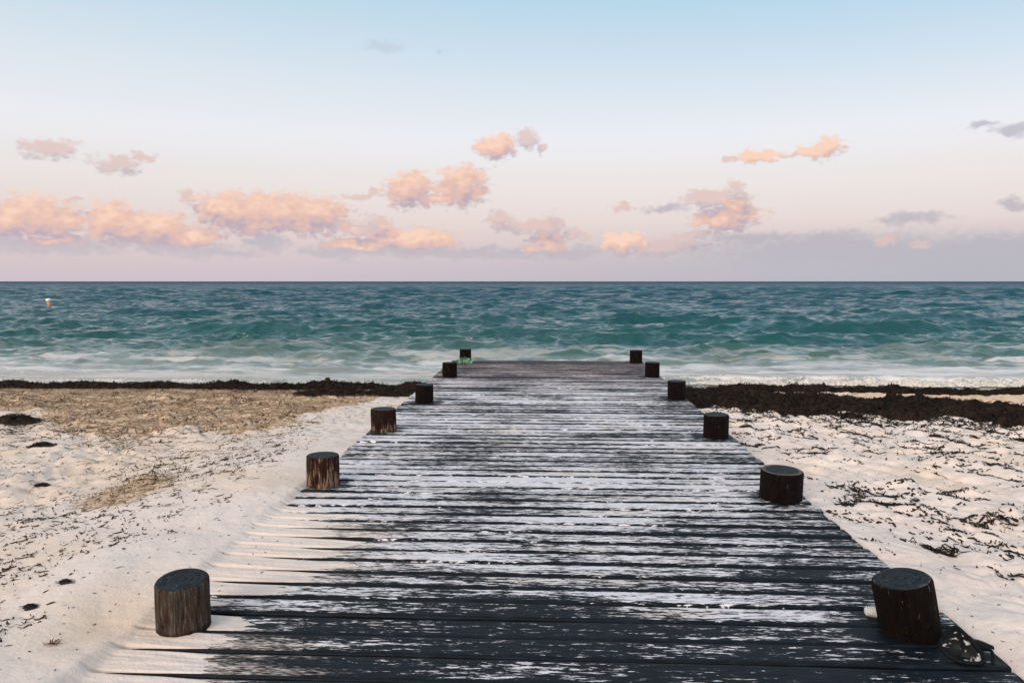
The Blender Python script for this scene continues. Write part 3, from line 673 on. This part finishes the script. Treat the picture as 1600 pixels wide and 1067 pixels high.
PM_red = post_mat('reddish_peeling_post', (.012, .005, .004, 1), (.07, .028, .017, 1), (.36, .25, .18, 1), .165, .05)
PM_peel = post_mat('dark_peeling_post', (.008, .004, .004, 1), (.036, .016, .012, 1), (.36, .24, .16, 1), .03, .17)
PM_dark = post_mat('dark_tarred_post', (.0018, .0014, .0014, 1), (.011, .0055, .0042, 1), (.16, .11, .08, 1), -.10, .06)
m_top, t, b = material('painted_post_top')
o_ = t.obj(); rad_ = t.v('LENGTH', t.v('MULTIPLY', o_, (1, 1, 0)))
ringn = t.noise(t.xyz(t.m('MULTIPLY', rad_, 60), t.m('MULTIPLY', t.noise(o_, 6), 3), 0), 1, 4)
ck = t.noise(t.v('MULTIPLY', o_, (12, 30, 1)), 1, 5, .7, .6)
c = t.ramp(ringn, [(.38, lin(5, 9, 12)), (.5, lin(20, 28, 34)), (.64, lin(38, 49, 56))])
split = t.noise(t.v('MULTIPLY', o_, (7, 60, 1)), 1, 3, .6, .3)
c = t.mix(t.rng(split, .66, .70, 0, .9), c, (.002, .002, .002, 1))
c = t.mix(t.rng(ck, .60, .65, 0, .6), c, lin(120, 116, 112))
c = t.mix(t.rng(t.m('ADD', rad_, t.m('MULTIPLY', ck, .03)), .128, .137, 0, .6), c, lin(104, 94, 86)); b.inputs['Specular IOR Level'].default_value = .15
t.put(b.inputs['Base Color'], c); b.inputs['Roughness'].default_value = .6; t.put(b.inputs['Normal'], t.bump(t.m('ADD', ringn, ck), .5, .008))

plabel = ['grey weathered wooden post with a slanted blue-black top, half buried in the sand drift', 'reddish wooden post with pale peeling streaks, second on the left edge of the boardwalk',
          'dark brown wooden post with pale stripped wood low on its side, third on the left', 'dark wooden post fourth on the left edge, level with the seaweed band',
          'small dark wooden post fifth on the left edge, nearest the one with the green bag', 'farthest left dark wooden post with the green bag in front of it',
          'dark tarred wooden post leaning left in the near right corner of the boardwalk', 'wide squat dark wooden post second on the right edge, with a few pale chips',
          'dark wooden post third on the right edge with sand at its foot', 'charcoal wooden post fourth on the right edge beside the seaweed bank',
          'small dark wooden post fifth on the right edge, in front of shallow water', 'farthest right dark wooden post on the sea end of the boardwalk']
mats = [PM_grey, PM_red, PM_peel, PM_dark, PM_dark, PM_dark] + [PM_dark] * 6
lean = {0: (0, 0), 6: (0, -12), 7: (0, 1.5), 3: (0, 1), 9: (0, -1), 2: (0, -.5)}
for i, (px_, py_, r_, h_) in enumerate(POSTS):
    q = np.random.default_rng(500 + i); N = 56
    th = np.linspace(0, 2 * np.pi, N, endpoint=False)
    zs = np.concatenate([np.linspace(-1.1, -.1, 4), np.linspace(-.05, h_ - .012, 16), [h_ - .006, h_ - .002, h_]])
    insets = np.concatenate([np.zeros(20), [.002, .005, .009]])
    wob = 1 + .02 * np.cos(2 * th + q.uniform(0, 6)) + .014 * np.cos(3 * th + q.uniform(0, 6))
    sl = (-.003, .009) if i == 0 else (q.normal(0, .002), q.normal(0, .002))     # tilt of the sawn top
    V = []
    for z_, ins in zip(zs, insets):
        rr_ = (r_ - ins) * wob * (1 - .02 * z_) + .0022 * pn(th * 7, z_ * 5 + 0 * th, 140 + i) + .0014 * pn(th * 22, z_ * 9 + 0 * th, 160 + i)
        f_ = max(0, z_) / h_
        V.append(np.stack([rr_ * np.cos(th), rr_ * np.sin(th), z_ + f_ * (sl[0] * np.cos(th) + sl[1] * np.sin(th))], -1))
    V = np.array(V); M = len(zs)
    ii = np.arange(M - 1)[:, None] * N + np.arange(N)[None]; jj = np.arange(M - 1)[:, None] * N + (np.arange(N)[None] + 1) % N
    F = np.stack([ii, jj, jj + N, ii + N], -1).reshape(-1, 4)
    po = mesh_np('wooden_post', V.reshape(-1, 3), F, mats[i]); po.location = (px_, py_, 0)
    ln = lean.get(i, (q.normal(0, .6), q.normal(0, .6))); po.rotation_euler = (R(ln[0]), R(ln[1]), 0)
    tag(po, plabel[i], 'post', 'wooden posts along the boardwalk edges')
    rs = [1, .985, .9, .7, .45, .2, .02]; T = []
    for k, s_ in enumerate(rs):
        w_ = V[-1] * np.array([s_, s_, 1]); w_[:, 2] = V[-1][:, 2] * s_ + h_ * (1 - s_) + (.0016 if k else 0) + .0015 * pn(w_[:, 0] * 40, w_[:, 1] * 40, 180 + i) * (k > 1)
        T.append(w_)
    T = np.array(T); M2 = len(rs)
    ii = np.arange(M2 - 1)[:, None] * N + np.arange(N)[None]; jj = np.arange(M2 - 1)[:, None] * N + (np.arange(N)[None] + 1) % N
    mesh_np('post_top', T.reshape(-1, 3), np.stack([ii, jj, jj + N, ii + N], -1).reshape(-1, 4), m_top, po)

# ------------------------------------------------------------------ small things
def lathe(name, prof, mat, parent=None, N=32, axis='z'):
    th = np.linspace(0, 2 * np.pi, N, endpoint=False)
    V = np.array([np.stack([r * np.cos(th), r * np.sin(th), z + 0 * th], -1) for r, z in prof]); M = len(prof)
    ii = np.arange(M - 1)[:, None] * N + np.arange(N)[None]; jj = np.arange(M - 1)[:, None] * N + (np.arange(N)[None] + 1) % N
    return mesh_np(name, V.reshape(-1, 3), np.stack([ii, jj, jj + N, ii + N], -1).reshape(-1, 4), mat, parent)

def tube(pts, r, closed=False, N=10):
    P_ = np.array(pts, float); n = len(P_)
    T_ = np.roll(P_, -1, 0) - np.roll(P_, 1, 0)
    if not closed: T_[0] = P_[1] - P_[0]; T_[-1] = P_[-1] - P_[-2]
    T_ /= np.linalg.norm(T_, axis=1, keepdims=True)
    up = np.array([0, 0, 1.0]); A_ = np.cross(T_, up); A_ /= np.maximum(np.linalg.norm(A_, axis=1, keepdims=True), 1e-6); B_ = np.cross(A_, T_)
    th = np.linspace(0, 2 * np.pi, N, endpoint=False); rr_ = np.broadcast_to(np.asarray(r, float), (n,))
    V = P_[:, None] + rr_[:, None, None] * (np.cos(th)[None, :, None] * A_[:, None] + np.sin(th)[None, :, None] * B_[:, None])
    m_ = n if closed else n - 1
    a_ = np.arange(m_)[:, None]; b_ = (a_ + 1) % n; k_ = np.arange(N)[None]; k2 = (k_ + 1) % N
    F = np.stack([a_ * N + k_, a_ * N + k2, b_ * N + k2, b_ * N + k_], -1).reshape(-1, 4)
    return V.reshape(-1, 3), F

# ribbed white bottle neck lying behind the leaning post
prof = [(0, -.052), (.015, -.052), (.020, -.048)]
for k in range(5):
    z0 = -.044 + k * .012; prof += [(.026 + .001 * k, z0), (.029 + .001 * k, z0 + .003), (.029 + .001 * k, z0 + .006), (.024 + .001 * k, z0 + .009)]
prof += [(.03, .02), (.034, .035), (.034, .06), (.03, .066), (0, .066)]
cap = lathe('bottle_cap', prof, simple('white_plastic', (.50, .49, .47), .45, .12, 40))
cap.scale = (.8, .8, .8); cap.location = (1.575, 3.50, .024); cap.rotation_euler = (0, R(90), R(-12)); tag(cap, 'ribbed white plastic bottle cap lying by the leaning near right post', 'bottle cap')

# black broken goggle frame with its strap flap, near right corner
m_rub = simple('black_rubber', (.004, .0055, .007), .6, .3, 30)
m_rub.node_tree.nodes['Principled BSDF'].inputs['Specular IOR Level'].default_value = .1
sc_ = empty('broken_goggles', (1.775, 3.10, .004), (0, 0, R(-8))); tag(sc_, 'black broken goggles with a loose strap lying at the near right deck corner', 'goggles')
tri = [(-.085, .02), (-.055, .062), (-.005, .098), (.018, .090), (.045, .045), (.068, -.005), (.060, -.035), (.02, -.05), (-.035, -.042), (-.075, -.015)]
tt = np.array(tri + tri[:1]); dense = []
for k in range(len(tri)):
    p0, p1, p2, p3 = (np.array(tri[(k + s_) % len(tri)]) for s_ in (-1, 0, 1, 2))
    for u in np.linspace(0, 1, 6, endpoint=False):
        dense.append(.5 * (2 * p1 + (p2 - p0) * u + (2 * p0 - 5 * p1 + 4 * p2 - p3) * u ** 2 + (3 * p1 - p0 - 3 * p2 + p3) * u ** 3))
dense = np.array(dense); zr = np.maximum(.034 + .06 * dense[:, 1] / .1, .009)
mesh_np('rim', *tube(np.column_stack([dense, zr]), .0085, True), m_rub, sc_)
ctr = dense.mean(0); rings = []
for s_, zz in ((.97, .0), (.9, -.012), (.6, -.016), (.3, -.017), (.02, -.017)):
    rings.append(np.column_stack([ctr + (dense - ctr) * s_, np.maximum(zr + zz, .003)]))
V = np.array(rings); N = len(dense); ii = np.arange(4)[:, None] * N + np.arange(N)[None]; jj = np.arange(4)[:, None] * N + (np.arange(N)[None] + 1) % N
m_lens, t, b = material('sandy_dark_lens'); n = t.noise(t.obj(), 28, 4, .6)
t.put(b.inputs['Base Color'], t.ramp(n, [(.56, (.005, .006, .008, 1)), (.62, (.45, .42, .39, 1))])); t.put(b.inputs['Roughness'], t.rng(n, .56, .62, .5, .9)); b.inputs['Specular IOR Level'].default_value = .12
mesh_np('lens', V.reshape(-1, 3), np.stack([ii, jj, jj + N, ii + N], -1).reshape(-1, 4), m_lens, sc_)
s_ = np.linspace(0, 1, 22)
mesh_np('strap', *tube(np.column_stack([.055 + .03 * np.sin(s_ * 3.1) + .035 * s_, .06 - .11 * s_, .012 + .035 * np.sin(s_ * 3.14)]), .007, False), m_rub, sc_)
prof_w = .026 * np.sin(np.clip(s_ * 2.6 + .35, 0, 3.05)) + .004
fx = .01 + .135 * s_; fy = .088 - .012 * s_; top = []
for k, (o_, z_) in enumerate([(-1, 0), (-1, .009), (0, .014), (1, .009), (1, 0)]):
    top.append(np.column_stack([fx, fy + o_ * prof_w, .014 + z_ + .02 * np.sin(s_ * 2.8)]))
V = np.stack(top, 1); idx = np.arange(22 * 5).reshape(22, 5)
F = np.concatenate([np.stack([idx[:-1, k], idx[1:, k], idx[1:, (k + 1) % 5], idx[:-1, (k + 1) % 5]], -1).reshape(-1, 4) for k in range(5)])
mesh_np('flap', V.reshape(-1, 3), F, m_rub, sc_)

# crumpled green bag at the sea end
m_bag, t, b = material('green_woven_plastic'); o_ = t.obj()
lines = t.voro(t.v('MULTIPLY', o_, (1, 1, .7)), 19, feature='DISTANCE_TO_EDGE'); n = t.noise(o_, 9, 4)
c = t.ramp(n, [(.35, (.004, .06, .035, 1)), (.6, (.012, .14, .09, 1)), (.75, (.04, .26, .18, 1))])
c = t.mix(t.m('MULTIPLY', t.rng(lines, .07, .02), t.rng(n, .42, .52)), c, (.45, .48, .25, 1)); t.put(b.inputs['Base Color'], c); b.inputs['Roughness'].default_value = .4
th, ph = np.meshgrid(np.linspace(0, 2 * np.pi, 64, endpoint=False), np.linspace(0.02, np.pi / 2, 22))
cr = 1 + .35 * fbm(np.cos(th) * np.sin(ph) * 3 + 9, np.sin(th) * np.sin(ph) * 3 + ph * 2, 4, 200) + .25 * np.abs(pn(th * 3, ph * 5, 201))
V = np.stack([.17 * cr * np.sin(ph) * np.cos(th), .09 * cr * np.sin(ph) * np.sin(th), .13 * cr * np.cos(ph) ** 1.3 * (1 + .3 * pn(th * 2, ph * 3, 202))], -1).reshape(-1, 3)
ii = np.arange(21)[:, None] * 64 + np.arange(64)[None]; jj = np.arange(21)[:, None] * 64 + (np.arange(64)[None] + 1) % 64
bag = mesh_np('crumpled_bag', V, np.stack([ii, ii + 64, jj + 64, jj], -1).reshape(-1, 4), m_bag, smooth_=False); bag.location = (-1.60, 14.40, .0); bag.scale = (.95, .9, .75)
tag(bag, 'crumpled green plastic bag with pale stripes on the sea end of the boardwalk', 'bag')

# marker buoy out on the water
bu = empty('marker_buoy', (-38.3, 55.5, SEA + .02), (R(3), R(-8), 0)); tag(bu, 'small white and orange marker buoy floating on the sea at far left', 'buoy')
lathe('float_base', [(0, -.25), (.14, -.22), (.20, -.1), (.21, .02), (.17, .09), (.11, .10)], simple('dark_float', (.02, .02, .022), .6), bu)
lathe('body', [(.11, .09), (.125, .12), (.13, .3), (.12, .46), (.10, .50)], simple('faded_orange', (.55, .22, .10), .5, .3, 8), bu)
lathe('cap', [(.10, .49), (.15, .52), (.19, .62), (.185, .72), (.12, .76), (0, .765)], simple('white_buoy_paint', (.8, .78, .76), .5, .08), bu)
